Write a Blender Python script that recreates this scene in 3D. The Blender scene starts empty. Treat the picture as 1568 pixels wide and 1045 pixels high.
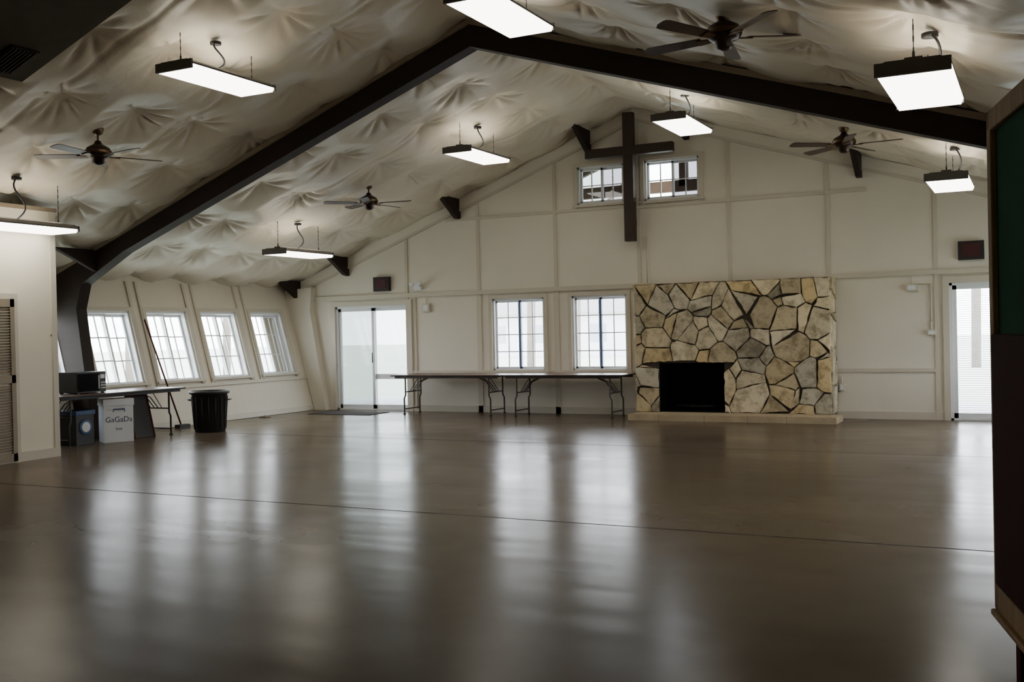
import bpy, math, random
import numpy as np
from mathutils import Vector, Matrix
random.seed(7); np.random.seed(7)
S=bpy.context.scene
RX=-6.2; RZ=5.45; SLL=0.37; SLR=0.318; BW=17.2; FB=11.35
def cz(x): return RZ-(SLL if x<RX else SLR)*abs(x-RX)

# ---------------- materials ----------------
def mat(name, col, rough=0.6, metal=0.0, noise=0.0, nscale=6.0, bump=0.0, bscale=30.0, emit=None, es=0.0, spec=0.5, stretch=None):
    m=bpy.data.materials.new(name); m.use_nodes=True
    nt=m.node_tree; N=nt.nodes; L=nt.links
    b=N['Principled BSDF']
    b.inputs['Base Color'].default_value=(*col,1); b.inputs['Roughness'].default_value=rough
    b.inputs['Metallic'].default_value=metal; b.inputs['Specular IOR Level'].default_value=spec
    tc=N.new('ShaderNodeTexCoord'); mp=N.new('ShaderNodeMapping'); L.new(tc.outputs['Object'],mp.inputs[0])
    if stretch: mp.inputs['Scale'].default_value=stretch
    nz=N.new('ShaderNodeTexNoise'); nz.inputs['Scale'].default_value=nscale; nz.inputs['Detail'].default_value=4
    L.new(mp.outputs[0],nz.inputs['Vector'])
    mr=N.new('ShaderNodeMapRange'); mr.inputs['To Min'].default_value=1-noise; mr.inputs['To Max'].default_value=1+noise
    L.new(nz.outputs['Fac'],mr.inputs['Value'])
    vm=N.new('ShaderNodeVectorMath'); vm.operation='SCALE'; vm.inputs[0].default_value=col
    L.new(mr.outputs[0],vm.inputs['Scale']); L.new(vm.outputs[0],b.inputs['Base Color'])
    if bump>0:
        n2=N.new('ShaderNodeTexNoise'); n2.inputs['Scale'].default_value=bscale; L.new(mp.outputs[0],n2.inputs['Vector'])
        bp=N.new('ShaderNodeBump'); bp.inputs['Strength'].default_value=bump; bp.inputs['Distance'].default_value=0.02
        L.new(n2.outputs['Fac'],bp.inputs['Height']); L.new(bp.outputs[0],b.inputs['Normal'])
    if emit:
        b.inputs['Emission Color'].default_value=(*emit,1); b.inputs['Emission Strength'].default_value=es
    return m
M_wall=mat('wall_paint',(0.74,0.69,0.59),0.55,noise=0.06,nscale=1.5,bump=0.08)
M_trim=mat('trim_paint',(0.60,0.55,0.455),0.45,noise=0.04)
M_white=mat('white_vinyl',(0.78,0.80,0.82),0.35,noise=0.02)
M_blue=mat('blue_mullion',(0.12,0.16,0.28),0.4)
M_beam=mat('dark_glulam',(0.022,0.012,0.008),0.65,noise=0.4,nscale=5,stretch=(1,6,8),bump=0.1,spec=0.3)
M_cross=mat('dark_walnut',(0.035,0.018,0.012),0.6,noise=0.4,nscale=8,stretch=(4,4,1),bump=0.1)
M_tan=mat('beam_edge_lath',(0.24,0.19,0.13),0.7,noise=0.2)
M_black=mat('black_metal',(0.012,0.012,0.013),0.5)
M_firebox=mat('firebox_black',(0.003,0.003,0.003),0.95,noise=0.4,spec=0.1)  # near-black lining of the firebox
M_steel=mat('brown_steel_leg',(0.06,0.045,0.04),0.4,metal=0.3)
M_tabletop=mat('brown_laminate',(0.16,0.095,0.06),0.35,noise=0.25,nscale=9,stretch=(1,6,6))
M_house=mat('fixture_housing',(0.12,0.11,0.10),0.5)  # white housing, its shadowed look put into a dark base color
M_lens=mat('fluorescent_lens',(0.9,0.9,0.88),0.5,emit=(1.0,0.95,0.85),es=9.5)
M_up=mat('fluorescent_uplight',(0.9,0.9,0.88),0.5,emit=(1.0,0.91,0.76),es=15.0)
M_fan=mat('fan_bronze',(0.045,0.028,0.02),0.35,metal=0.5)
M_blade=mat('fan_blade_walnut',(0.05,0.028,0.02),0.4,noise=0.3,nscale=6)
M_brass=mat('antique_brass',(0.13,0.08,0.045),0.4,metal=0.7)
M_red=mat('dark_red_face',(0.07,0.006,0.010),0.6,noise=0.3,nscale=30)
M_darkbrown=mat('dark_brown_box',(0.014,0.008,0.008),0.55)
M_mortar=mat('mortar',(0.06,0.048,0.036),0.95,noise=0.4,nscale=20,bump=0.6)
M_hearth=mat('hearth_stone',(0.46,0.37,0.24),0.8,noise=0.25,nscale=5,bump=0.5)
M_plastic=mat('charcoal_plastic',(0.022,0.024,0.026),0.45)
M_card=mat('white_board',(0.75,0.77,0.80),0.5,noise=0.05)
M_ink=mat('navy_ink',(0.02,0.03,0.12),0.5)
M_bluepl=mat('blue_plastic',(0.04,0.09,0.2),0.4)
M_green=mat('chalkboard_green',(0.03,0.13,0.07),0.9,noise=0.3,nscale=3,spec=0.1)
M_oak=mat('oak_frame',(0.50,0.34,0.17),0.7,noise=0.3,nscale=5,stretch=(8,8,1),spec=0.15)
M_redwood=mat('red_brown_wood',(0.07,0.016,0.012),0.8,noise=0.3,nscale=5,spec=0.08)
M_screen=mat('glossy_black',(0.01,0.01,0.012),0.1)
M_mat=mat('door_mat_fibre',(0.05,0.04,0.04),0.95,noise=0.4,nscale=60,bump=0.6)
M_eave=mat('eave_wood',(0.10,0.065,0.045),0.7,noise=0.3,nscale=4)
M_bark=mat('bark',(0.20,0.17,0.15),0.9,noise=0.3,nscale=4,bump=0.5)  # bark color paled so the trees look washed out by daylight
M_siding=mat('pale_siding',(0.72,0.72,0.74),0.7,noise=0.05)
M_paneg=mat('pale_window',(0.4,0.45,0.5),0.3)
M_roofext=mat('shingle',(0.4,0.38,0.38),0.9,noise=0.2)
M_closet=mat('cream_panel',(0.74,0.70,0.60),0.5,noise=0.04,nscale=2)
M_louver=mat('louver_door',(0.30,0.25,0.18),0.5,noise=0.1)
M_soffit=mat('soffit_panel',(0.09,0.075,0.055),0.9,noise=0.2)

def glass(name,tint):
    m=bpy.data.materials.new(name); m.use_nodes=True; nt=m.node_tree; N=nt.nodes; L=nt.links
    N.remove(N['Principled BSDF']); out=N['Material Output']
    t=N.new('ShaderNodeBsdfTransparent'); t.inputs[0].default_value=(*tint,1)
    g=N.new('ShaderNodeBsdfGlossy'); g.inputs['Roughness'].default_value=0.03
    f=N.new('ShaderNodeFresnel'); f.inputs['IOR'].default_value=1.5
    mx=N.new('ShaderNodeMixShader'); L.new(f.outputs[0],mx.inputs[0]); L.new(t.outputs[0],mx.inputs[1]); L.new(g.outputs[0],mx.inputs[2])
    L.new(mx.outputs[0],out.inputs[0]); return m
M_glass=glass('clear_glass',(0.95,0.97,0.98))
M_glassg=glass('tinted_glass',(0.17,0.19,0.185))
M_glassm=glass('storm_glass',(0.42,0.45,0.45))  # tint put in to weaken the door's bright reflection on the floor
M_glassd=glass('smoked_glass',(0.10,0.10,0.11))
M_blind=bpy.data.materials.new('blind_slat'); M_blind.use_nodes=True
nt=M_blind.node_tree; b=nt.nodes['Principled BSDF']; b.inputs['Base Color'].default_value=(0.85,0.88,0.9,1)
tr=nt.nodes.new('ShaderNodeBsdfTranslucent'); tr.inputs[0].default_value=(0.9,0.95,1.0,1)
mx=nt.nodes.new('ShaderNodeMixShader'); mx.inputs[0].default_value=0.75
nt.links.new(b.outputs[0],mx.inputs[1]); nt.links.new(tr.outputs[0],mx.inputs[2]); nt.links.new(mx.outputs[0],nt.nodes['Material Output'].inputs[0])

def panel_mat(name,col,axis,period):
    m=mat(name,col,0.5,noise=0.05,nscale=2); nt=m.node_tree;N=nt.nodes;L=nt.links
    tc=N.new('ShaderNodeTexCoord'); sp=N.new('ShaderNodeSeparateXYZ'); L.new(tc.outputs['Object'],sp.inputs[0])
    d=N.new('ShaderNodeMath'); d.operation='DIVIDE'; d.inputs[1].default_value=period; L.new(sp.outputs[axis],d.inputs[0])
    fr=N.new('ShaderNodeMath'); fr.operation='FRACT'; L.new(d.outputs[0],fr.inputs[0])
    lt=N.new('ShaderNodeMath'); lt.operation='GREATER_THAN'; lt.inputs[1].default_value=0.07; L.new(fr.outputs[0],lt.inputs[0])
    bp=N.new('ShaderNodeBump'); bp.inputs['Strength'].default_value=0.9; bp.inputs['Distance'].default_value=0.012
    L.new(lt.outputs[0],bp.inputs['Height']); L.new(bp.outputs[0],N['Principled BSDF'].inputs['Normal'])
    return m
M_panel=panel_mat('grooved_panel',(0.70,0.64,0.53),0,0.2)
M_panelc=panel_mat('grooved_cream',(0.78,0.72,0.59),0,0.2)

# floor
def floor_mat():
    m=bpy.data.materials.new('polished_concrete'); m.use_nodes=True; nt=m.node_tree;N=nt.nodes;L=nt.links
    b=N['Principled BSDF']
    tc=N.new('ShaderNodeTexCoord')
    n1=N.new('ShaderNodeTexNoise'); n1.inputs['Scale'].default_value=0.45; n1.inputs['Detail'].default_value=6; n1.inputs['Roughness'].default_value=0.55
    L.new(tc.outputs['Object'],n1.inputs['Vector'])
    cr=N.new('ShaderNodeValToRGB'); cr.color_ramp.elements[0].position=0.28; cr.color_ramp.elements[1].position=0.75
    cr.color_ramp.elements[0].color=(0.088,0.064,0.043,1); cr.color_ramp.elements[1].color=(0.165,0.128,0.090,1)
    L.new(n1.outputs['Fac'],cr.inputs[0])
    sp=N.new('ShaderNodeSeparateXYZ'); L.new(tc.outputs['Object'],sp.inputs[0])
    nj=N.new('ShaderNodeTexNoise'); nj.inputs['Scale'].default_value=0.7; L.new(tc.outputs['Object'],nj.inputs['Vector'])
    def line(sock,pos,w,wob=0.0):
        a=N.new('ShaderNodeMath'); a.operation='SUBTRACT'; a.inputs[1].default_value=pos; L.new(sock,a.inputs[0])
        s=a.outputs[0]
        if wob:
            k=N.new('ShaderNodeMath'); k.operation='MULTIPLY_ADD'; k.inputs[1].default_value=wob; L.new(nj.outputs['Fac'],k.inputs[0]); L.new(s,k.inputs[2]); s=k.outputs[0]
        c=N.new('ShaderNodeMath'); c.operation='ABSOLUTE'; L.new(s,c.inputs[0])
        d=N.new('ShaderNodeMath'); d.operation='LESS_THAN'; d.inputs[1].default_value=w; L.new(c.outputs[0],d.inputs[0]); return d.outputs[0]
    acc=None
    for s,p,wb in ((1,7.45,0.05),(1,2.9,0),(1,12.6,0),(0,-12.0,0)):
        o=line(sp.outputs[s],p,0.013 if s==1 else .005,wb)
        if acc is None: acc=o
        else:
            q=N.new('ShaderNodeMath'); q.operation='MAXIMUM'; L.new(acc,q.inputs[0]); L.new(o,q.inputs[1]); acc=q.outputs[0]
    mx=N.new('ShaderNodeMixRGB'); L.new(acc,mx.inputs[0]); L.new(cr.outputs[0],mx.inputs[1]); mx.inputs[2].default_value=(0.03,0.02,0.015,1)
    L.new(mx.outputs[0],b.inputs['Base Color'])
    n2=N.new('ShaderNodeTexNoise'); n2.inputs['Scale'].default_value=0.6; n2.inputs['Detail'].default_value=2
    L.new(tc.outputs['Object'],n2.inputs['Vector'])
    mr=N.new('ShaderNodeMapRange'); mr.inputs['From Min'].default_value=0.3; mr.inputs['From Max'].default_value=0.7
    mr.inputs['To Min'].default_value=0.19; mr.inputs['To Max'].default_value=0.28; L.new(n2.outputs['Fac'],mr.inputs[0])
    ad=N.new('ShaderNodeMath'); ad.operation='MULTIPLY_ADD'; ad.inputs[1].default_value=0.6; L.new(acc,ad.inputs[0]); L.new(mr.outputs[0],ad.inputs[2])
    L.new(ad.outputs[0],b.inputs['Roughness'])
    mp=N.new('ShaderNodeMapping'); mp.inputs['Scale'].default_value=(0.35,1.7,1); L.new(tc.outputs['Object'],mp.inputs[0])
    n3=N.new('ShaderNodeTexNoise'); n3.inputs['Scale'].default_value=1.5; n3.inputs['Detail'].default_value=1; L.new(mp.outputs[0],n3.inputs['Vector'])
    bp=N.new('ShaderNodeBump'); bp.inputs['Strength'].default_value=0.30; bp.inputs['Distance'].default_value=0.016; L.new(n3.outputs['Fac'],bp.inputs['Height'])
    L.new(bp.outputs[0],b.inputs['Normal'])
    b.inputs['Specular IOR Level'].default_value=0.08
    return m
M_floor=floor_mat()
def ceil_mat():
    m=bpy.data.materials.new('vinyl_insulation'); m.use_nodes=True; nt=m.node_tree;N=nt.nodes;L=nt.links
    b=N['Principled BSDF']; b.inputs['Roughness'].default_value=0.40; b.inputs['Specular IOR Level'].default_value=0.45
    tc=N.new('ShaderNodeTexCoord')
    n1=N.new('ShaderNodeTexNoise'); n1.inputs['Scale'].default_value=0.8; n1.inputs['Detail'].default_value=3; L.new(tc.outputs['Object'],n1.inputs[0])
    cr=N.new('ShaderNodeValToRGB'); cr.color_ramp.elements[0].position=0.3; cr.color_ramp.elements[1].position=0.7
    cr.color_ramp.elements[0].color=(0.61,0.545,0.43,1); cr.color_ramp.elements[1].color=(0.69,0.63,0.51,1); L.new(n1.outputs['Fac'],cr.inputs[0]); L.new(cr.outputs[0],b.inputs['Base Color'])
    n2=N.new('ShaderNodeTexNoise'); n2.inputs['Scale'].default_value=9; n2.inputs['Detail'].default_value=3; n2.inputs['Distortion'].default_value=0.6; L.new(tc.outputs['Object'],n2.inputs[0])
    bp=N.new('ShaderNodeBump'); bp.inputs['Strength'].default_value=0.15; bp.inputs['Distance'].default_value=0.03; L.new(n2.outputs['Fac'],bp.inputs['Height']); L.new(bp.outputs[0],b.inputs['Normal'])
    return m
M_ceil=ceil_mat()

# ---------------- builder ----------------
class B:
    def __init__(s): s.v=[]; s.f=[]; s.m=[]; s.s=[]; s.mats=[]
    def mi(s,m):
        if m not in s.mats: s.mats.append(m)
        return s.mats.index(m)
    def add(s,vs,fs,m,smooth=False,T=None):
        o=len(s.v); i=s.mi(m)
        for p in vs:
            p=Vector(p); s.v.append(tuple(T@p) if T else tuple(p))
        for f in fs: s.f.append(tuple(o+k for k in f)); s.m.append(i); s.s.append(smooth)
    def box(s,a,b,m,T=None):
        x0,y0,z0=a; x1,y1,z1=b
        if x0>x1:x0,x1=x1,x0
        if y0>y1:y0,y1=y1,y0
        if z0>z1:z0,z1=z1,z0
        vs=[(x0,y0,z0),(x1,y0,z0),(x1,y1,z0),(x0,y1,z0),(x0,y0,z1),(x1,y0,z1),(x1,y1,z1),(x0,y1,z1)]
        s.add(vs,[(0,3,2,1),(4,5,6,7),(0,1,5,4),(1,2,6,5),(2,3,7,6),(3,0,4,7)],m,T=T)
    def prism(s,poly,axis,a,b,m,T=None):
        n=len(poly); vs=[]
        for c in (a,b):
            for (p,q) in poly:
                vs.append({'y':(p,c,q),'x':(c,p,q),'z':(p,q,c)}[axis])
        fs=[tuple(range(n)),tuple(range(2*n-1,n-1,-1))]
        for i in range(n):
            j=(i+1)%n; fs.append((i,i+n,j+n,j))
        s.add(vs,fs,m,T=T)
    def tube(s,pts,r,m,n=8,T=None):
        pts=[Vector(p) for p in pts]; vs=[];fs=[]
        for i,p in enumerate(pts):
            d=(pts[min(i+1,len(pts)-1)]-pts[max(i-1,0)]).normalized()
            u=d.orthogonal().normalized() if i==0 else (u-d*u.dot(d)).normalized()
            w=d.cross(u)
            for k in range(n):
                a=2*math.pi*k/n; vs.append(p+(u*math.cos(a)+w*math.sin(a))*r)
        for i in range(len(pts)-1):
            for k in range(n):
                k2=(k+1)%n; fs.append((i*n+k,i*n+k2,(i+1)*n+k2,(i+1)*n+k))
        fs.append(tuple(range(n-1,-1,-1))); e=(len(pts)-1)*n; fs.append(tuple(range(e,e+n)))
        s.add(vs,fs,m,True,T)
    def lathe(s,prof,m,n=28,T=None,close=True):
        vs=[];fs=[]
        for (r,z) in prof:
            for k in range(n):
                a=2*math.pi*k/n; vs.append((r*math.cos(a),r*math.sin(a),z))
        for i in range(len(prof)-1):
            for k in range(n):
                k2=(k+1)%n; fs.append((i*n+k,i*n+k2,(i+1)*n+k2,(i+1)*n+k))
        if close:
            fs.append(tuple(range(n-1,-1,-1))); e=(len(prof)-1)*n; fs.append(tuple(range(e,e+n)))
        s.add(vs,fs,m,True,T)
    def obj(s,name,M=None,bevel=0):
        me=bpy.data.meshes.new(name); me.from_pydata(s.v,[],s.f)
        for m in s.mats: me.materials.append(m)
        me.polygons.foreach_set('material_index',s.m); me.polygons.foreach_set('use_smooth',s.s)
        me.update()
        import bmesh
        bm=bmesh.new(); bm.from_mesh(me); bmesh.ops.recalc_face_normals(bm,faces=bm.faces); bm.to_mesh(me); bm.free()
        o=bpy.data.objects.new(name,me); S.collection.objects.link(o)
        if M is not None: o.matrix_world=M
        if bevel:
            md=o.modifiers.new('bevel','BEVEL'); md.width=bevel; md.segments=2; md.limit_method='ANGLE'
        return o
def basis(o,x,z):
    x=Vector(x).normalized(); z=Vector(z).normalized(); y=z.cross(x)
    M=Matrix.Identity(4)
    for i in range(3): M[i][0]=x[i];M[i][1]=y[i];M[i][2]=z[i];M[i][3]=o[i]
    return M

# ---------------- walls with openings ----------------
def wall(name,M,s0,s1,top,holes,m,thick=0.15,extra=()):
    b=B(); xs=sorted(set([s0,s1]+[h[0] for h in holes]+[h[1] for h in holes]+list(extra)))
    for a,c in zip(xs[:-1],xs[1:]):
        mid=(a+c)/2; hs=sorted([h for h in holes if h[0]<=mid<=h[1]],key=lambda h:h[2]); z=0.0
        for h in hs:
            if h[2]>z+1e-4: b.box((a,0,z),(c,thick,h[2]),m)
            z=h[3]
        b.prism([(a,z),(c,z),(c,top(c)),(a,top(a))],'y',0,thick,m)
    return b.obj(name,M)
BM=basis((0,BW,0),(1,0,0),(0,0,1))
WA=(-9.12,-8.05,0.78,2.12); WB=(-7.50,-6.45,0.78,2.12)
GA=(-7.34,-6.46,3.74,4.42); GB=(-6.08,-5.10,3.72,4.42)
DL=(-12.72,-10.98,0.0,2.08); DR=(-1.22,0.42,0.0,2.10)
wall('wall_back',BM,-14.3,1.9,lambda x:cz(x)+0.25,[WA,WB,GA,GB,DL,DR],M_wall,extra=(RX,))
LN=Vector((-0.2696,0,0.963))
LM=basis((-13.2,0,0),(0,1,0),LN); RM=basis((0.8,0,0),(0,-1,0),(0.2696,0,0.963))
lc=[16.25,14.9,13.6,12.3,10.8]; ww=0.475
wall('wall_left',LM,-3,BW+0.1,lambda x:2.85,[(c-ww,c+ww,0.80,2.07) for c in lc],M_panel)
wall('wall_right',RM,-BW-0.1,3,lambda x:3.35,[(-c-ww,-c+ww,0.80,2.07) for c in lc[:4]],M_panel)
wall('wall_front',basis((0,-3,0),(-1,0,0),(0,0,1)),-1.9,14.3,lambda x:cz(-x)+0.25,[],M_wall,extra=(-RX,))
b=B(); b.box((-14.2,-3.1,-0.1),(1.8,BW+0.15,0),M_floor); b.obj('floor')

# ceiling mesh
def ceiling():
    st=0.03
    xs=np.arange(-14.4,2.01,st); ys=np.arange(-3.2,17.3,st)
    X,Y=np.meshgrid(xs,ys,indexing='ij')
    Z=RZ-np.where(X<RX,SLL,SLR)*np.abs(X-RX)
    Z=np.minimum(Z, RZ-0.03)
    D=np.zeros_like(X)
    sx,sy=1.1,1.0
    rng=np.random.RandomState(3)
    best=np.full(X.shape,9.0)
    i=0
    for a in np.arange(-15,2.5,sx):
        i+=1
        for c in np.arange(-4,18.5,sy):
            px=a+rng.uniform(-.08,.08); py=c+(sy/2 if i%2 else 0)+rng.uniform(-.08,.08)
            k=rng.randint(8,13); ph=rng.uniform(0,6.28); ph2=rng.uniform(0,6.28)
            i0=max(0,int((px-0.9-xs[0])/st)); i1=min(len(xs),int((px+0.9-xs[0])/st)+1)
            j0=max(0,int((py-0.9-ys[0])/st)); j1=min(len(ys),int((py+0.9-ys[0])/st)+1)
            if i0>=i1 or j0>=j1: continue
            XX=X[i0:i1,j0:j1]; YY=Y[i0:i1,j0:j1]
            r=np.hypot(XX-px,YY-py); th=np.arctan2(YY-py,XX-px)
            w=1-2*np.abs(np.sin((k*th+ph+1.3*np.sin(th+ph2))/2))**0.7
            ang=0.6+0.4*np.sin(2*th+ph2)
            D[i0:i1,j0:j1]+=0.030*ang*w*np.exp(-((r-0.24)/0.19)**2)*(r<0.88)
            best[i0:i1,j0:j1]=np.minimum(best[i0:i1,j0:j1],r)
    best=np.minimum(best,0.9)
    D+= -0.17*(1-np.exp(-(best/0.34)**1.4))
    D+= 0.012*np.sin(X*1.3+1.7*np.sin(Y*.7))+0.04
    for sy0 in np.arange(-2,18,1.95):
        D+= 0.022*np.exp(-((Y-sy0-0.03*np.sin(X*2))/0.04)**2)
    Z=Z+D
    nx,ny=X.shape
    co=np.stack([X,Y,Z],-1).reshape(-1,3)
    idx=np.arange(nx*ny).reshape(nx,ny)
    q=np.stack([idx[:-1,:-1],idx[:-1,1:],idx[1:,1:],idx[1:,:-1]],-1).reshape(-1,4)
    me=bpy.data.meshes.new('ceiling'); me.vertices.add(len(co)); me.vertices.foreach_set('co',co.ravel())
    me.loops.add(q.size); me.loops.foreach_set('vertex_index',q.ravel().astype(np.int32))
    me.polygons.add(len(q)); me.polygons.foreach_set('loop_start',np.arange(0,q.size,4,dtype=np.int32)); 
    me.update(calc_edges=True); me.validate()
    me.polygons.foreach_set('use_smooth',np.ones(len(me.polygons),dtype=bool))
    me.materials.append(M_ceil)
    o=bpy.data.objects.new('ceiling',me); S.collection.objects.link(o)
ceiling()
# outer roof & eave
b=B()
for sgn in (-1,1):
    x1=RX+sgn*8.6; e=cz(x1)-0.0
    b.prism([(RX,RZ+0.22),(x1,e+0.22),(x1,e+0.34),(RX,RZ+0.34)],'y',-3.4,20.6,M_eave)
    for yy in (18.4,19.8):
        b.prism([(RX,RZ+0.0),(x1,e),(x1,e+.22),(RX,RZ+0.22)],'y',yy,yy+0.12,M_eave)
b.box((RX-2.6,19.8,4.2),(RX+2.6,19.92,4.42),M_eave)
b.box((RX-.08,19.8,4.3),(RX+.08,19.92,5.5),M_eave)
b.obj('roof_exterior')

# ---------------- frames / beams ----------------
def frame(name,y0,y1,m):
    b=B()
    for s in (-1,1):
        f=lambda dx:RX+s*dx
        c=lambda dx:cz(RX+s*dx)
        d=0.06
        b.prism([(f(0),RZ-d),(f(7.7),c(7.7)-d),(f(6.9),c(6.9)-0.52),(f(6.0),c(6.0)-0.40),(f(0),RZ-0.42)],'y',y0,y1,m)
        b.prism([(f(7.7),c(7.7)-d),(f(7.0),0.0),(f(6.72),0.0),(f(7.02),2.0),(f(6.9),c(6.9)-0.52)],'y',y0,y1,m)
        b.prism([(f(0),RZ-0.08),(f(7.7),c(7.7)-0.08),(f(7.7),c(7.7)-0.15),(f(0),RZ-0.15)],'y',y0-0.03,y1+0.03,M_tan)
        x=f(6.6) ; b.prism([(y0-0.75,cz(x)-0.12),(y0,cz(x)-0.12),(y0,cz(x)-0.45)],'x',x-0.04,x+0.04,m)
    return b.obj(name)
frame('arch_beam',FB-0.1,FB+0.1,M_beam)
# white end legs on the back wall
b=B()
for s in (-1,1):
    f=lambda dx:RX+s*dx
    b.prism([(f(7.7),2.45),(f(6.98),0.0),(f(6.70),0.0),(f(7.05),2.0),(f(7.0),2.5)],'y',BW-0.16,BW,M_wall)
b.obj('trim_end_leg')
b=B()
for s in (-1,1):
    x=RX+s*7.6; e=cz(x)
    b.prism([(RX,RZ-0.10),(x,e-0.10),(x,e-0.30),(RX,RZ-0.30)],'y',BW-0.05,BW,M_wall)
    b.prism([(RX,RZ-0.28),(x,e-0.28),(x,e-0.33),(RX,RZ-0.33)],'y',BW-0.065,BW,M_trim)
b.obj('trim_gable')
for x in (-13.6,-12.4,-9.8,-7.1,-5.3,-2.5):
    b=B(); c=cz(x)
    b.prism([(BW-0.75,c-0.06),(BW-.01,c-0.08),(BW-.01,c-0.46),(BW-0.13,c-0.44)],'x',x-0.045,x+0.045,M_beam); b.obj('roof_brace')

# battens/trims
b=B(); T=M_trim
for k in range(-3,4):
    x=RX+1.6*k
    z1=cz(x)-0.3
    z0=2.25
    if k in(2,3,-3): z0=0
    if k in (-2,-1):
        b.box((x-.03,BW-.022,2.25),(x+.03,BW,z1),T); b.box((x-.05,BW-.02,0),(x+.05,BW,2.25),T)
    else: b.box((x-.03,BW-.022,z0),(x+.03,BW,z1),T)
b.box((-10.1,BW-.028,3.63),(-6.2,BW,3.68),T); b.box((-6.2,BW-.028,3.60),(-2.4,BW,3.65),T)
b.box((-13.4,BW-.05,2.22),(-6.0,BW,2.30),T); b.box((-3.0,BW-.05,2.24),(0.9,BW,2.31),T)
b.box((-10.95,BW-.028,0.74),(-6.1,BW,0.79),T); b.box((-3.0,BW-.03,0.74),(-1.36,BW,0.80),T)
b.obj('trim_battens')
b=B()
b.box((-10.92,BW-.02,0),(-6.1,BW,0.12),T); b.box((-2.9,BW-.02,0),(-1.3,BW,0.12),T); b.obj('baseboard_back')
b=B(); b.box((9.5,-.02,0.0),(17.1,0,0.1),M_trim); b.box((9.5,-.03,0.66),(17.1,0,0.72),M_trim)
for c1,c2 in zip(lc[:-1],lc[1:]):
    mid=(c1+c2)/2
    for d in (-.1,.1): b.box((mid+d-.025,-.03,.72),(mid+d+.025,0,2.6),M_trim)
b.obj('baseboard_left',LM)

# ---------------- windows ----------------
wn=[0]
def window(M,h,cols,rows,blue=False,gl=M_glass,gl2=None):
    wn[0]+=1; b=B(); x0,x1,z0,z1=h; cas=0.07; cx=(x0+x1)/2
    for a,c in (((x0-cas,-.035,z0-cas),(x0,0,z1+cas)),((x1,-.035,z0-cas),(x1+cas,0,z1+cas)),((x0,-.035,z1),(x1,0,z1+cas)),((x0-cas-.02,-.06,z0-cas*.6),(x1+cas+.02,0.02,z0))):
        b.box(a,c,M_trim)
    for a,c in (((x0,0,z0),(x0+.035,.15,z1)),((x1-.035,0,z0),(x1,.15,z1)),((x0,0,z1-.035),(x1,.15,z1)),((x0,0,z0),(x1,.15,z0+.035))): b.box(a,c,M_white)
    for i,(a,c) in enumerate(((x0+.035,cx+.02),(cx-.02,x1-.035))):
        y=.06+.04*i; fr=.035; mm=M_white
        zz0=z0+.035; zz1=z1-.035
        bl=.03 if blue else 0
        b.box((a-bl*(i==1),y,zz0),(a+fr,y+.03,zz1),M_blue if (blue and i==1) else mm); b.box((c-fr,y,zz0),(c,y+.03,zz1),M_blue if (blue and i==0) else mm)
        b.box((a,y,zz0),(c,y+.03,zz0+fr),mm); b.box((a,y,zz1-fr),(c,y+.03,zz1),mm)
        for k in range(1,cols):
            x=a+(c-a)*k/cols; b.box((x-.009,y+.006,zz0),(x+.009,y+.024,zz1),mm)
        for k in range(1,rows):
            z=zz0+(zz1-zz0)*k/rows; b.box((a,y+.007,z-.009),(c,y+.023,z+.009),mm)
        b.add([(a+.01,y+.015,zz0+.01),(c-.01,y+.015,zz0+.01),(c-.01,y+.015,zz1-.01),(a+.01,y+.015,zz1-.01)],[(0,1,2,3)],(gl2 or gl) if i else gl)
    return b.obj('window_%d'%wn[0],M)
window(BM,WA,2,4,True); window(BM,WB,2,4,True)
window(BM,GA,2,2,gl=M_glassg,gl2=M_glassd); window(BM,GB,2,2,gl2=M_glassd)
for c in lc: window(LM,(c-ww,c+ww,0.80,2.07),2,3)
for c in lc[:4]: window(RM,(-c-ww,-c+ww,0.80,2.07),2,3)  # unseen right-wall windows, added for their light and reflections

# doors
def door(name,h,blinds,mid):
    b=B(); x0,x1,z0,z1=h; W=M_trim
    b.box((x0-.09,-.04,0),(x0,0,z1+.1),W); b.box((x1,-.04,0),(x1+.09,0,z1+.1),W); b.box((x0,-.04,z1),(x1,0,z1+.1),W)
    for a,c in (((x0,0,0),(x0+.04,.15,z1)),((x1-.04,0,0),(x1,.15,z1)),((x0,0,z1-.04),(x1,.15,z1)),((x0,0,0),(x1,.15,.03))): b.box(a,c,M_white)
    cx=(x0+x1)/2
    for i,(a,c) in enumerate(((x0+.04,cx+.03),(cx-.03,x1-.04))):
        y=.04+.05*i; fr=.06
        b.box((a,y,.03),(a+fr,y+.035,z1-.04),M_white); b.box((c-fr,y,.03),(c,y+.035,z1-.04),M_white)
        b.box((a,y,.03),(c,y+.035,.03+fr*1.3),M_white); b.box((a,y,z1-.04-fr),(c,y+.035,z1-.04),M_white)
        g=M_glass
        if mid: g=M_glassg if i==0 else M_glassm
        if mid and i==1: b.box((a,y,.62),(c,y+.035,.72),M_white)
        b.add([(a+.02,y+.017,.05),(c-.02,y+.017,.05),(c-.02,y+.017,z1-.06),(a+.02,y+.017,z1-.06)],[(0,1,2,3)],g)
        if i==0: b.tube([(c-.03,y-.04,.95),(c-.03,y-.04,1.15)],.01,M_black)
        if blinds:
            z=.12
            while z<z1-.12:
                b.add([(a+fr,y-.016,z),(c-fr,y-.016,z),(c-fr,y+.010,z+.008),(a+fr,y+.010,z+.008)],[(0,1,2,3)],M_blind); z+=.034
    b.obj(name,BM)
door('door_1',DL,False,True); door('door_2',DR,True,False)

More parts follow.
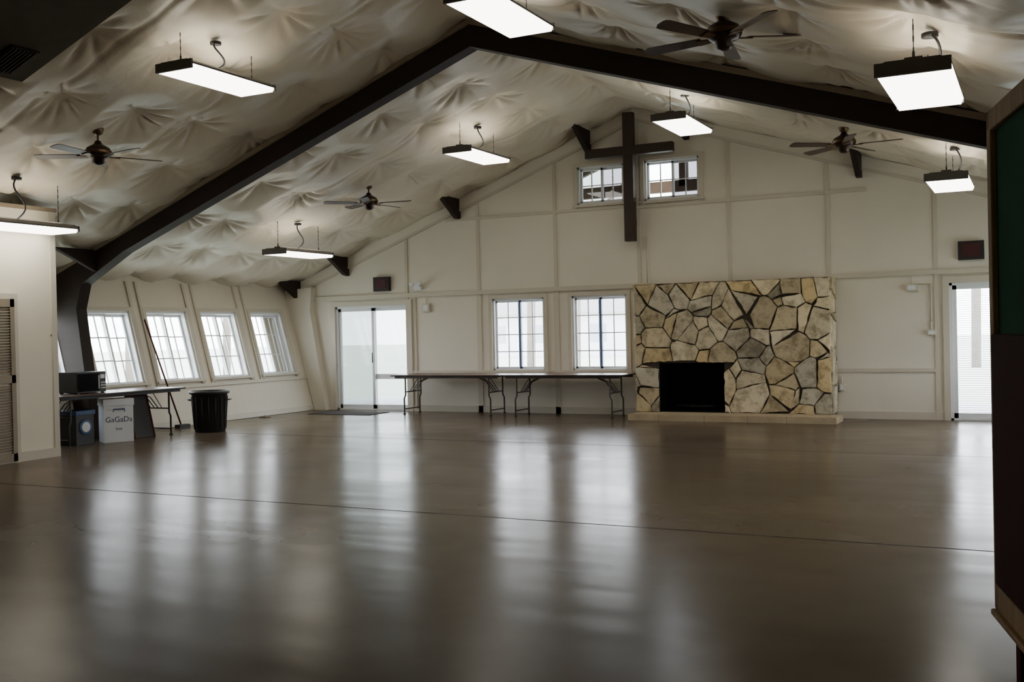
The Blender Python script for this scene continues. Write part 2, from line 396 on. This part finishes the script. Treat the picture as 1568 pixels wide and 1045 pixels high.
# ---------------- fireplace ----------------
def clip(poly,a,b_,c):
    out=[]
    for i in range(len(poly)):
        p=poly[i];q=poly[(i+1)%len(poly)]
        dp=a*p[0]+b_*p[1]-c; dq=a*q[0]+b_*q[1]-c
        if dp<=0: out.append(p)
        if dp*dq<0:
            t=dp/(dp-dq); out.append((p[0]+t*(q[0]-p[0]),p[1]+t*(q[1]-p[1])))
    return out
def area(p): return abs(sum(p[i][0]*p[(i+1)%len(p)][1]-p[(i+1)%len(p)][0]*p[i][1] for i in range(len(p)))/2)
def cells(x0,x1,z0,z1,n,hole,rng):
    pts=[]; tries=0; dmin=0.72*math.sqrt((x1-x0)*(z1-z0)/n)
    while len(pts)<n and tries<20000:
        tries+=1; p=(rng.uniform(x0,x1),rng.uniform(z0,z1))
        if all(math.hypot(p[0]-q[0],(p[1]-q[1]))>dmin*(0.5 if tries%2 else 1.0) for q in pts): pts.append(p)
    res=[]
    w=[rng.uniform(-.018,.018) for _ in pts]
    for i,p in enumerate(pts):
        poly=[(x0,z0),(x1,z0),(x1,z1),(x0,z1)]
        for j,q in enumerate(pts):
            if i==j: continue
            a=q[0]-p[0];b_=q[1]-p[1];c=(q[0]**2+q[1]**2-p[0]**2-p[1]**2)/2+w[i]-w[j]
            poly=clip(poly,a,b_,c)
            if len(poly)<3: break
        if len(poly)<3: continue
        if hole:
            hx0,hx1,hz0,hz1=hole
            inter=clip(clip(clip(clip(poly,-1,0,-hx0),1,0,hx1),0,-1,-hz0),0,1,hz1)
            if len(inter)>=3 and area(inter)>1e-5:
                cand=[clip(poly,1,0,hx0),clip(poly,-1,0,-hx1),clip(poly,0,-1,-hz1)]
                cand=[k for k in cand if len(k)>=3]
                if not cand: continue
                poly=max(cand,key=area)
        if area(poly)>0.004: res.append(poly)
    return res
def stones(b,polys,mapf,rng,cols):
    pal=[(0.70,0.57,0.35),(0.60,0.50,0.33),(0.80,0.68,0.46),(0.48,0.43,0.33),(0.68,0.59,0.42),(0.74,0.58,0.32),(0.58,0.53,0.42),(0.76,0.67,0.50)]
    for poly in polys:
        cx=sum(p[0] for p in poly)/len(poly); cy=sum(p[1] for p in poly)/len(poly)
        pp=[]
        for i,p in enumerate(poly):
            q=poly[(i+1)%len(poly)]
            if math.hypot(p[0]-q[0],p[1]-q[1])>0.06: pp.append(p)
        if len(pp)<3: continue
        pts=[]
        for i,p in enumerate(pp):
            q=pp[(i+1)%len(pp)]; L=math.hypot(q[0]-p[0],q[1]-p[1]); n=max(2,int(L/0.07))
            for k in range(n):
                t=k/n
                j=0.008
                pts.append((p[0]+t*(q[0]-p[0])+rng.uniform(-j,j),p[1]+t*(q[1]-p[1])+rng.uniform(-j,j)))
        def inset(d):
            o=[]
            for p in pts:
                dx,dy=p[0]-cx,p[1]-cy; r=math.hypot(dx,dy); f=max(0.3,(r-d)/r) if r>0 else 1; o.append((cx+dx*f,cy+dy*f))
            return o
        hgt=rng.uniform(0.025,0.055); tx,ty=rng.uniform(-.08,.08),rng.uniform(-.08,.08)
        rings=[(inset(0.008),0.0),(inset(0.011),hgt*0.85),(inset(0.020),hgt)]
        n=len(pts); vs=[]
        for ring,hh in rings:
            for p in ring:
                vs.append(mapf(p[0],p[1],hh+(tx*(p[0]-cx)+ty*(p[1]-cy) if hh>0 else 0)))
        vs.append(mapf(cx,cy,hgt+0.003))
        fs=[]
        for r in range(2):
            for k in range(n):
                k2=(k+1)%n; fs.append((r*n+k,r*n+k2,(r+1)*n+k2,(r+1)*n+k))
        for k in range(n): fs.append((2*n+k,2*n+(k+1)%n,3*n))
        b.add(vs,fs,M_stone)
        c=rng.choice(pal); k=rng.uniform(0.75,1.08); cols.extend([(c[0]*k,c[1]*k,c[2]*k,1)]*len(vs))
M_stone=bpy.data.materials.new('fieldstone'); M_stone.use_nodes=True
nt=M_stone.node_tree;N=nt.nodes;L=nt.links;bs=N['Principled BSDF']; bs.inputs['Roughness'].default_value=0.85
at=N.new('ShaderNodeAttribute'); at.attribute_name='col'
tc=N.new('ShaderNodeTexCoord'); nz=N.new('ShaderNodeTexNoise'); nz.inputs['Scale'].default_value=5; nz.inputs['Detail'].default_value=9; nz.inputs['Roughness'].default_value=0.75
L.new(tc.outputs['Object'],nz.inputs[0])
cr=N.new('ShaderNodeValToRGB'); cr.color_ramp.elements[0].position=0.38; cr.color_ramp.elements[1].position=0.54
cr.color_ramp.elements[0].color=(0.50,0.47,0.42,1); cr.color_ramp.elements[1].color=(1.0,1.0,0.97,1); L.new(nz.outputs['Fac'],cr.inputs[0])
mm=N.new('ShaderNodeMixRGB'); mm.blend_type='MULTIPLY'; mm.inputs[0].default_value=1; L.new(at.outputs['Color'],mm.inputs[1]); L.new(cr.outputs[0],mm.inputs[2]); L.new(mm.outputs[0],bs.inputs['Base Color'])
n2=N.new('ShaderNodeTexNoise'); n2.inputs['Scale'].default_value=14; n2.inputs['Detail'].default_value=6; L.new(tc.outputs['Object'],n2.inputs[0])
bp=N.new('ShaderNodeBump'); bp.inputs['Strength'].default_value=0.6; bp.inputs['Distance'].default_value=0.02; L.new(n2.outputs['Fac'],bp.inputs['Height']); L.new(bp.outputs[0],bs.inputs['Normal'])
def fireplace():
    b=B(); cols=[]; rng=random.Random(5)
    X0,X1,Z0,Z1=-6.13,-2.90,0.10,2.25; hx0,hx1,hz=-5.72,-4.60,0.92; YF=16.72; BK=BW-.045
    b.box((X0+.02,YF,0),(hx0,BK,Z1),M_mortar); b.box((hx1,YF,0),(X1-.02,BK,Z1),M_mortar); b.box((hx0,YF,hz),(hx1,BK,Z1),M_mortar)
    b.box((hx0,BK-.08,0),(hx1,BK-.02,hz),M_firebox); b.box((hx0-.01,YF+.03,0),(hx0+.02,BK,hz),M_firebox); b.box((hx1-.02,YF+.03,0),(hx1+.01,BK,hz),M_firebox); b.box((hx0,YF+.03,hz-.02),(hx1,BK,hz),M_firebox)
    b.box((hx0,YF+.01,0.09),(hx1,BK,.115),M_firebox)
    for k in range(7):
        x=hx0+.3+k*.09; b.tube([(x,YF+.12,.2),(x,YF+.36,.2),(x,YF+.38,.28)],.009,M_black,6)
    for y in (YF+.15,YF+.33): b.tube([(hx0+.25,y,.12),(hx0+.25,y,.19),(hx0+.9,y,.19),(hx0+.9,y,.12)],.009,M_black,6)
    cols.extend([(0.1,0.1,0.1,1)]*len(b.v))
    stones(b,cells(X0,X1,Z0,Z1,90,(hx0,hx1,-1,hz),rng),lambda x,z,h:(x,YF-h,z),rng,cols)
    stones(b,cells(YF-.03,BK,Z0,Z1,14,None,rng),lambda y,z,h:(X1-.02+h*.8,y,z),rng,cols)
    stones(b,cells(YF-.03,BK,Z0,Z1,14,None,rng),lambda y,z,h:(X0+.02-h*.6,y,z),rng,cols)
    stones(b,cells(X0,X1,YF-.02,BK,14,None,rng),lambda x,y,h:(x,y,Z1+h*.3),rng,cols)
    n0=len(b.v)
    x=-6.08
    while x<-2.75:
        w=min(rng.uniform(.5,.8),-2.74-x)
        if -2.74-(x+w)<.2: w=-2.74-x
        b.box((x+.004,16.14,0),(x+w-.004,YF+.02,.10),M_hearth); x+=w
    cols.extend([(0.1,0.1,0.1,1)]*(len(b.v)-n0))
    o=b.obj('stone_fireplace')
    a=o.data.color_attributes.new('col','FLOAT_COLOR','POINT')
    a.data.foreach_set('color',np.array(cols,dtype=np.float32).ravel())
fireplace()

# cross
b=B(); yc=16.98
b.box((-6.36,yc-.07,3.02),(-6.18,yc+.07,5.24),M_cross); b.box((-7.06,yc-.09,4.50),(-5.47,yc+.05,4.66),M_cross)
b.box((-6.32,yc+.07,4.3),(-6.22,BW-.03,4.4),M_cross); b.box((-6.32,yc+.07,3.3),(-6.22,BW-.03,3.4),M_cross)
b.obj('wooden_cross',bevel=.006)

# ---------------- tables ----------------
def table(M,lm=M_steel,W=2.29,Dp=.74,H=.74):
    b=B(); hw=W/2; hd=Dp/2
    b.box((-hw,-hd,H-.025),(hw,hd,H),M_tabletop); b.box((-hw-.004,-hd-.004,H-.022),(hw+.004,hd+.004,H-.006),M_black)
    b.box((-hw+.06,-hd+.05,H-.065),(hw-.06,-hd+.07,H-.025),lm); b.box((-hw+.06,hd-.07,H-.065),(hw-.06,hd-.05,H-.025),lm)
    for s in (-1,1):
        x=s*(hw-.26)
        for y in (-hd+.1,hd-.1):
            b.tube([(x,y,H-.04),(x,y,.36),(x+s*.03,y,.30),(x+s*.03,y,.012)],.015,lm)
            b.box((x+s*.03-.02,y-.02,0),(x+s*.03+.02,y+.02,.02),M_black)
        b.tube([(x,-hd+.1,H-.05),(x,hd-.1,H-.05)],.013,lm); b.tube([(x+s*.03,-hd+.1,.10),(x+s*.03,hd-.1,.10)],.011,lm); b.tube([(x,-hd+.1,.42),(x,hd-.1,.42)],.011,lm)
        for y in (-.04,.04):
            b.tube([(x,y,.42),(x-s*.16,y,.60),(x-s*.40,y,H-.04)],.009,lm)
            b.tube([(x,y*3,.42),(x-s*.2,y*3,H-.04)],.007,lm)
    return b.obj('folding_table',M,bevel=.003)
table(Matrix.Translation((-9.72,16.72,0))); table(Matrix.Translation((-7.39,16.72,0)))
table(Matrix.Translation((-12.48,11.18,0))@Matrix.Rotation(math.radians(90),4,'Z'),M_black,W=2.38)

# ---------------- left corner items ----------------
b=B(); 
b.box((-.2,-.26,0),(.2,.26,.3),M_plastic); b.box((.2,-.25,.02),(.212,.12,.28),M_screen); b.box((.2,.13,.02),(.21,.25,.28),M_black)
b.tube([(.22,.115,.05),(.22,.115,.25)],.008,M_white); b.box((.21,.15,.2),(.213,.23,.26),M_white)
for z in (.05,.09,.13): 
    for y in (.16,.19,.22): b.box((.21,y,z),(.214,y+.02,z+.02),M_card)
for x in(-.17,.17):
    for y in (-.22,.22): b.box((x-.02,y-.02,-.012),(x+.02,y+.02,0),M_black)
b.obj('microwave_oven',Matrix.Translation((-12.55,10.75,.752)),bevel=.006)
b=B()
prof=[(.19,0),(.2,.01),(.235,.62),(.262,.63),(.265,.67),(.25,.675),(.245,.66),(.225,.62),(.19,.03)]
b.lathe(prof,M_plastic,32)
for s in (-1,1): b.tube([(s*.24,-.06,.52),(s*.285,-.05,.53),(s*.285,.05,.53),(s*.24,.06,.52)],.012,M_plastic)
for k in range(16):
    a=k*math.pi/8; b.tube([(.205*math.cos(a),.205*math.sin(a),.05),(.236*math.cos(a),.236*math.sin(a),.58)],.006,M_plastic,6)
b.obj('trash_can',Matrix.Translation((-11.96,12.74,0))@Matrix.Rotation(.3,4,'Z')@Matrix.Diagonal((1.2,1.2,.98,1)))
b=B(); b.box((-.02,-.21,0),(.30,.21,.62),M_card); b.box((-.03,-.22,.54),(.31,.22,.64),M_card); b.tube([(.315,-.08,.45),(.315,-.08,.49),(.315,.08,.49),(.315,.08,.45)],.008,M_ink,6)
bx=b.obj('white_storage_box',Matrix.Translation((-12.42,11.2,0))@Matrix.Rotation(math.radians(-28),4,'Z'),bevel=.008)
def text(parent,t,size,loc,m,name):
    cu=bpy.data.curves.new(name,'FONT'); cu.body=t; cu.size=size; cu.align_x='CENTER'; cu.extrude=.001; cu.materials.append(m)
    o=bpy.data.objects.new(name,cu); S.collection.objects.link(o); o.parent=parent; o.location=loc; o.rotation_euler=(math.radians(90),0,math.radians(90))
text(bx,'GaGaDa',.11,(.302,0,.30),M_ink,'lettering'); text(bx,'box',.06,(.302,0,.18),M_ink,'lettering_small')
b=B(); b.box((-.17,-.16,0),(.17,.16,.5),M_plastic); b.box((-.19,-.17,.44),(.19,.17,.5),M_bluepl)
b.lathe([(.11,0),(.115,.01),(.10,.02)],M_bluepl,24,T=Matrix.Translation((.17,0,.26))@Matrix.Rotation(math.radians(90),4,'Y'))
b.lathe([(.08,0),(.082,.01),(.07,.022)],M_card,24,T=Matrix.Translation((.172,0,.26))@Matrix.Rotation(math.radians(90),4,'Y'))
b.obj('storage_crate',Matrix.Translation((-12.5,10.6,0)),bevel=.006)
b=B(); b.box((-.015,-.2,0),(.015,.2,.66),M_darkbrown); b.box((-.02,-.21,0),(.02,-.18,.68),M_redwood); b.box((-.02,.18,0),(.02,.21,.68),M_redwood); b.box((-.02,-.2,.65),(.02,.2,.68),M_redwood)
b.obj('framed_board',Matrix.Translation((-12.32,11.70,0))@Matrix.Rotation(math.radians(-14),4,'Y'))
b=B(); b.tube([(-12.98,13.15,0.02),(-13.52,12.9,1.85)],.014,M_redwood)
b.box((-13.02,13.03,0),(-12.9,13.27,.06),M_plastic); b.obj('push_broom')
b=B(); b.box((-12.6,16.1,0),(-11.2,16.75,.012),M_mat)
b.box((-12.62,16.08,0),(-11.18,16.1,.008),M_black); b.box((-12.62,16.75,0),(-11.18,16.77,.008),M_black)
b.obj('door_mat',bevel=.003)
b=B(); b.lathe([(.1,0),(.11,.012),(.03,.02),(.03,.03)],M_tan,20); b.obj('floor_outlet_cover',Matrix.Translation((-13.0,15.3,0)))

# wall devices
def sign(x,z):
    b=B(); b.box((-.18,-.09,-.14),(.18,0,.14),M_darkbrown); b.box((-.12,-.10,-.09),(.12,-.09,.10),M_red)
    for k in range(5): b.box((-.11,-.104,-.075+k*.036),(.11,-.10,-.066+k*.036),M_darkbrown)
    b.obj('wall_speaker',Matrix.Translation((x,BW-.002,z)),bevel=.006)
sign(-11.55,2.50); sign(-.90,2.58)
def ebox(x,z,w=.12,h=.12):
    b=B(); b.box((-w/2,-.06,-h/2),(w/2,0,h/2),M_trim); b.box((-w/3,-.066,-h/3),(w/3,-.06,h/3),M_white); b.tube([(0,-.03,h/2),(0,-.03,h/2+.12)],.01,M_trim)
    b.obj('electrical_box',Matrix.Translation((x,BW-.002,z)),bevel=.004)
ebox(-10.55,2.0,.16,.16); ebox(-1.75,2.05,.18,.1); ebox(-1.48,1.35,.12,.08); ebox(-2.82,.5,.08,.12)
def elight(x,z):
    b=B(); b.box((-.08,-.05,-.05),(.08,0,.05),M_white)
    for s in (-1,1): b.lathe([(.02,0),(.045,.03),(.05,.07),(.04,.075)],M_white,16,T=Matrix.Translation((s*.09,-.06,.05))@Matrix.Rotation(math.radians(70),4,'X'))
    b.obj('emergency_light',Matrix.Translation((x,BW-.03,z)))
elight(-10.72,2.40)
b=B(); b.tube([(-10.80,BW-.02,.05),(-10.80,BW-.02,2.2)],.012,M_trim); b.tube([(-6.05,BW-.04,2.3),(-6.05,BW-.04,3.1)],.012,M_trim); b.tube([(-1.48,BW-.02,1.3),(-1.48,BW-.02,2.1),(-1.7,BW-.02,2.1)],.011,M_trim)
b.obj('trim_conduit')

# ---------------- light fixtures ----------------
def fixture(x,y,z):
    b=B(); w=.25; l=.65
    b.prism([(-w,.0),(w,.0),(w,.02),(w-.07,.06),(-w+.07,.06),(-w,.02)],'y',-l,l,M_house)
    b.prism([(-w+.02,-.045),(w-.02,-.045),(w-.002,0),(-w+.002,0)],'y',-l+.02,l-.02,M_lens)
    b.box((-w,-l-.012,-.045),(w,-l+.012,.05),M_house); b.box((-w,l-.012,-.03),(w,l+.012,.04),M_house)
    b.box((-.06,-l+.08,.06),(.06,l-.08,.09),M_house)
    for s in (-1,1): b.box((s*.12-.03,-l+.1,.0601),(s*.12+.03,l-.1,.064),M_up)
    top=cz(x)-z-.10
    for s in (-1,1):
        yy=s*(l-.1)
        b.tube([(0,yy,.05),(0,yy,.13)],.01,M_black,6)
        n=max(4,int((top-.12)/.035))
        for k in range(n):
            z0=.12+(top-.12)*k/n; z1=.12+(top-.12)*(k+1)/n
            b.tube([(0,yy,z0),(0,yy,z1)],.0035 if k%2 else .0055,M_black,5)
    pts=[]
    for k in range(13):
        t=k/12; pts.append((.05+.08*math.sin(t*math.pi)+.02*t,-.1+.08*math.sin(t*2*math.pi),.07+(top-.07)*t))
    b.tube(pts,.010,M_black,8); b.lathe([(.06,top-.03),(.06,top+.0)],M_black,16,T=Matrix.Translation((.07,-.1,0)))
    b.obj('fluorescent_light',Matrix.Translation((x,y,z)))
for p in ((-11.36,14.35,2.93),(-7.87,14.45,4.30),(-4.48,14.35,4.40),(-.98,14.3,3.27),(-11.15,8.7,2.93),(-7.95,8.72,4.33),(-4.5,8.8,4.52),(-.75,8.3,3.26)): fixture(*p)

# ---------------- fans ----------------
def fan(x,y,zb,rot):
    b=B(); top=cz(x)-zb-.06
    b.lathe([(.02,top-.09),(.055,top-.07),(.07,top-.02),(.07,top)],M_brass,24)
    b.tube([(0,0,.1),(0,0,top-.05)],.013,M_brass)
    b.lathe([(.03,.17),(.05,.13),(.085,.11),(.13,.085),(.15,.04),(.145,0),(.12,-.025),(.075,-.04),(.07,-.09),(.05,-.11),(.02,-.12)],M_fan,32)
    b.lathe([(.148,.055),(.153,.045),(.153,.02),(.148,.01)],M_brass,32)
    for k in range(5):
        R=Matrix.Rotation(math.radians(rot+72*k),4,'Z')
        T=R@Matrix.Translation((0,0,-.015))@Matrix.Rotation(math.radians(12),4,'X')
        b.prism([(.10,-.02),(.16,-.035),(.24,-.045),(.24,.045),(.16,.035),(.10,.02)],'z',-.006,.004,M_brass,T=T)
        pl=[(.2,-.055),(.70,-.072),(.735,-.06),(.75,-.03),(.75,.03),(.735,.06),(.70,.072),(.2,.055)]
        b.prism(pl,'z',.004,.012,M_blade,T=T)
    b.obj('ceiling_fan',Matrix.Translation((x,y,zb)))
fan(-9.92,14.4,3.70,10); fan(-2.28,14.4,3.90,-2); fan(-9.9,8.8,3.70,-8); fan(-2.34,8.7,3.96,27)

# ---------------- closet ----------------
CX=-11.5; CY=9.47
cm=basis((CX,0,0),(0,1,0),(0,0,1))
wall('wall_closet',cm,-2.9,CY,lambda x:3.20,[],M_panelc,thick=.1)
b=B(); b.prism([(CX,0),(-13.1,0),(-13.75,2.35),(-13.6,cz(-13.6)-.1),(CX,3.2)],'y',CY-.1,CY,M_closet); b.obj('wall_closet_end')
b=B(); b.box((CX-.02,-2.9,3.2),(CX+.03,CY+.02,3.25),M_tan); b.box((CX,-2.9,0),(CX+.02,7.85,.12),M_trim); b.box((CX,8.87,0),(CX+.02,CY,.12),M_trim); b.box((CX,CY-.08,.12),(CX+.015,CY,3.2),M_trim); b.obj('trim_closet')
b=B(); X=CX+.012
b.box((X,7.88,0),(X+.03,8.86,2.12),M_trim)
for y0,y1 in ((7.95,8.36),(8.38,8.79)):
    b.box((X+.03,y0,.02),(X+.06,y0+.06,2.05),M_louver); b.box((X+.03,y1-.06,.02),(X+.06,y1,2.05),M_louver)
    for z in (.02,1.0,1.95): b.box((X+.03,y0,z),(X+.06,y1,z+.1),M_louver)
    z=.14
    while z<1.94:
        if not .98<z<1.1:
            b.add([(X+.032,y0+.06,z+.02),(X+.056,y0+.06,z),(X+.056,y1-.06,z),(X+.032,y1-.06,z+.02)],[(0,1,2,3)],M_louver)
        z+=.035
b.lathe([(.012,0),(.02,.02),(.012,.035)],M_brass,16,T=Matrix.Translation((X+.06,8.41,1))@Matrix.Rotation(math.radians(90),4,'Y'))
b.obj('door_3')
# soffit with vent
b=B(); f=lambda x,d:cz(x)-d
b.prism([(-6.9,f(-6.9,.2)),(-8.9,f(-8.9,.2)),(-8.9,f(-8.9,.38)),(-6.9,f(-6.9,.38))],'y',3.5,7.0,M_soffit)
T=basis((-8.6,6.65,f(-8.6,.385)),(1,0,SLL),(-SLL,0,1))
b.box((-.22,-.15,-.02),(.22,.15,0),M_darkbrown,T=T)
for k in range(7): b.box((-.2,-.13+k*.04,-.03),(.2,-.12+k*.04,-.02),M_soffit,T=T)
b.obj('air_plenum')

# ---------------- chalkboard ----------------
d=Vector((0.235,-0.972,0)).normalized()
cb=basis((-.085,2.75,0),d,(0,0,1))
b=B(); Lb=1.25
b.box((.03,-.01,.86),(Lb-.03,.01,1.96),M_green)
b.box((0,-.022,1.95),(Lb,.022,2.0),M_oak); b.box((0,-.022,.81),(Lb,.022,.87),M_oak)
b.box((0,-.022,.81),(.04,.022,2.0),M_oak); b.box((Lb-.04,-.022,.81),(Lb,.022,2.0),M_oak)
b.box((.02,-.035,.80),(Lb-.02,.02,.815),M_oak)
for x in (.03,Lb-.02):
    b.box((x-.025,.022,.06),(x+.025,.06,1.47),M_redwood); b.box((x-.025,-.0,.04),(x+.025,.28,.09),M_redwood)
    for y in (.02,.26): b.lathe([(.02,0),(.025,.02),(.02,.04)],M_black,12,T=Matrix.Translation((x,y,0)))
b.box((.05,-.03,.88),(.7,-.012,1.47),M_redwood)
b.box((.02,.025,.3),(Lb-.02,.055,.36),M_redwood)
b.obj('chalkboard',cb,bevel=.004)

# ---------------- exterior ----------------
M_ground=mat('pale_grass',(0.55,0.58,0.48),0.9,noise=0.12,nscale=0.4)
b=B(); b.box((-120,-60,-.35),(80,140,-.12),M_ground); b.obj('ground_exterior')
b=B(); b.box((-14.5,BW+.2,-.12),(2.5,BW+4.2,-.02),M_siding); b.obj('patio_slab')
def tree(x,y,h,s):
    rng=random.Random(s); b=B()
    b.tube([(0,0,-.3),(.05,.03,h*.4),(rng.uniform(-.2,.2),0,h*.75),(rng.uniform(-.3,.3),0,h)],.16,M_bark,8)
    for k in range(9):
        a=rng.uniform(0,6.28); z=h*rng.uniform(.35,.9); l=rng.uniform(.8,1.9)
        b.tube([(0,0,z),(l*.5*math.cos(a),l*.5*math.sin(a),z+.4*l),(l*math.cos(a),l*math.sin(a),z+.9*l)],.045,M_bark,6)
    b.obj('bare_tree',Matrix.Translation((x,y,0)))
k=0
for x,y in ((-16.5,34),(-13,30),(-19,42),(-9.5,36),(-24,40),(-2,40),(-28,26),(-32,20),(-26,17),(-35,30),(-30,33)):
    tree(x,y,6+k%3,k); k+=1
b=B(); b.box((-34,60,-.2),(-16,68,2.6),M_siding); b.prism([(-35,2.6),(-15,2.6),(-25,4.6)],'y',59.5,68.5,M_roofext)
for x in (-32,-29,-25,-22): b.box((x,59.95,.8),(x+1.1,60,1.9),M_paneg)
b.obj('neighbour_house')

# world
w=bpy.data.worlds.new('overcast'); S.world=w; w.use_nodes=True
nt=w.node_tree; bg=nt.nodes['Background']; bg.inputs[1].default_value=15.0
tc=nt.nodes.new('ShaderNodeTexCoord'); sp=nt.nodes.new('ShaderNodeSeparateXYZ'); cr=nt.nodes.new('ShaderNodeValToRGB')
nt.links.new(tc.outputs['Generated'],sp.inputs[0]); nt.links.new(sp.outputs[2],cr.inputs[0]); nt.links.new(cr.outputs[0],bg.inputs[0])
cr.color_ramp.elements[0].color=(0.95,0.97,1,1); cr.color_ramp.elements[1].color=(0.78,0.87,1.0,1)

# camera
cam=bpy.data.cameras.new('cam'); co=bpy.data.objects.new('camera',cam); S.collection.objects.link(co)
cam.sensor_width=36; cam.lens=36.55; cam.clip_start=.05; cam.clip_end=500
co.matrix_world=Matrix.Translation((0,0,1.5))@Matrix.Rotation(math.radians(26.9),4,'Z')@Matrix.Rotation(math.radians(89.5),4,'X')@Matrix.Rotation(math.radians(-1.27),4,'Z')
S.camera=co
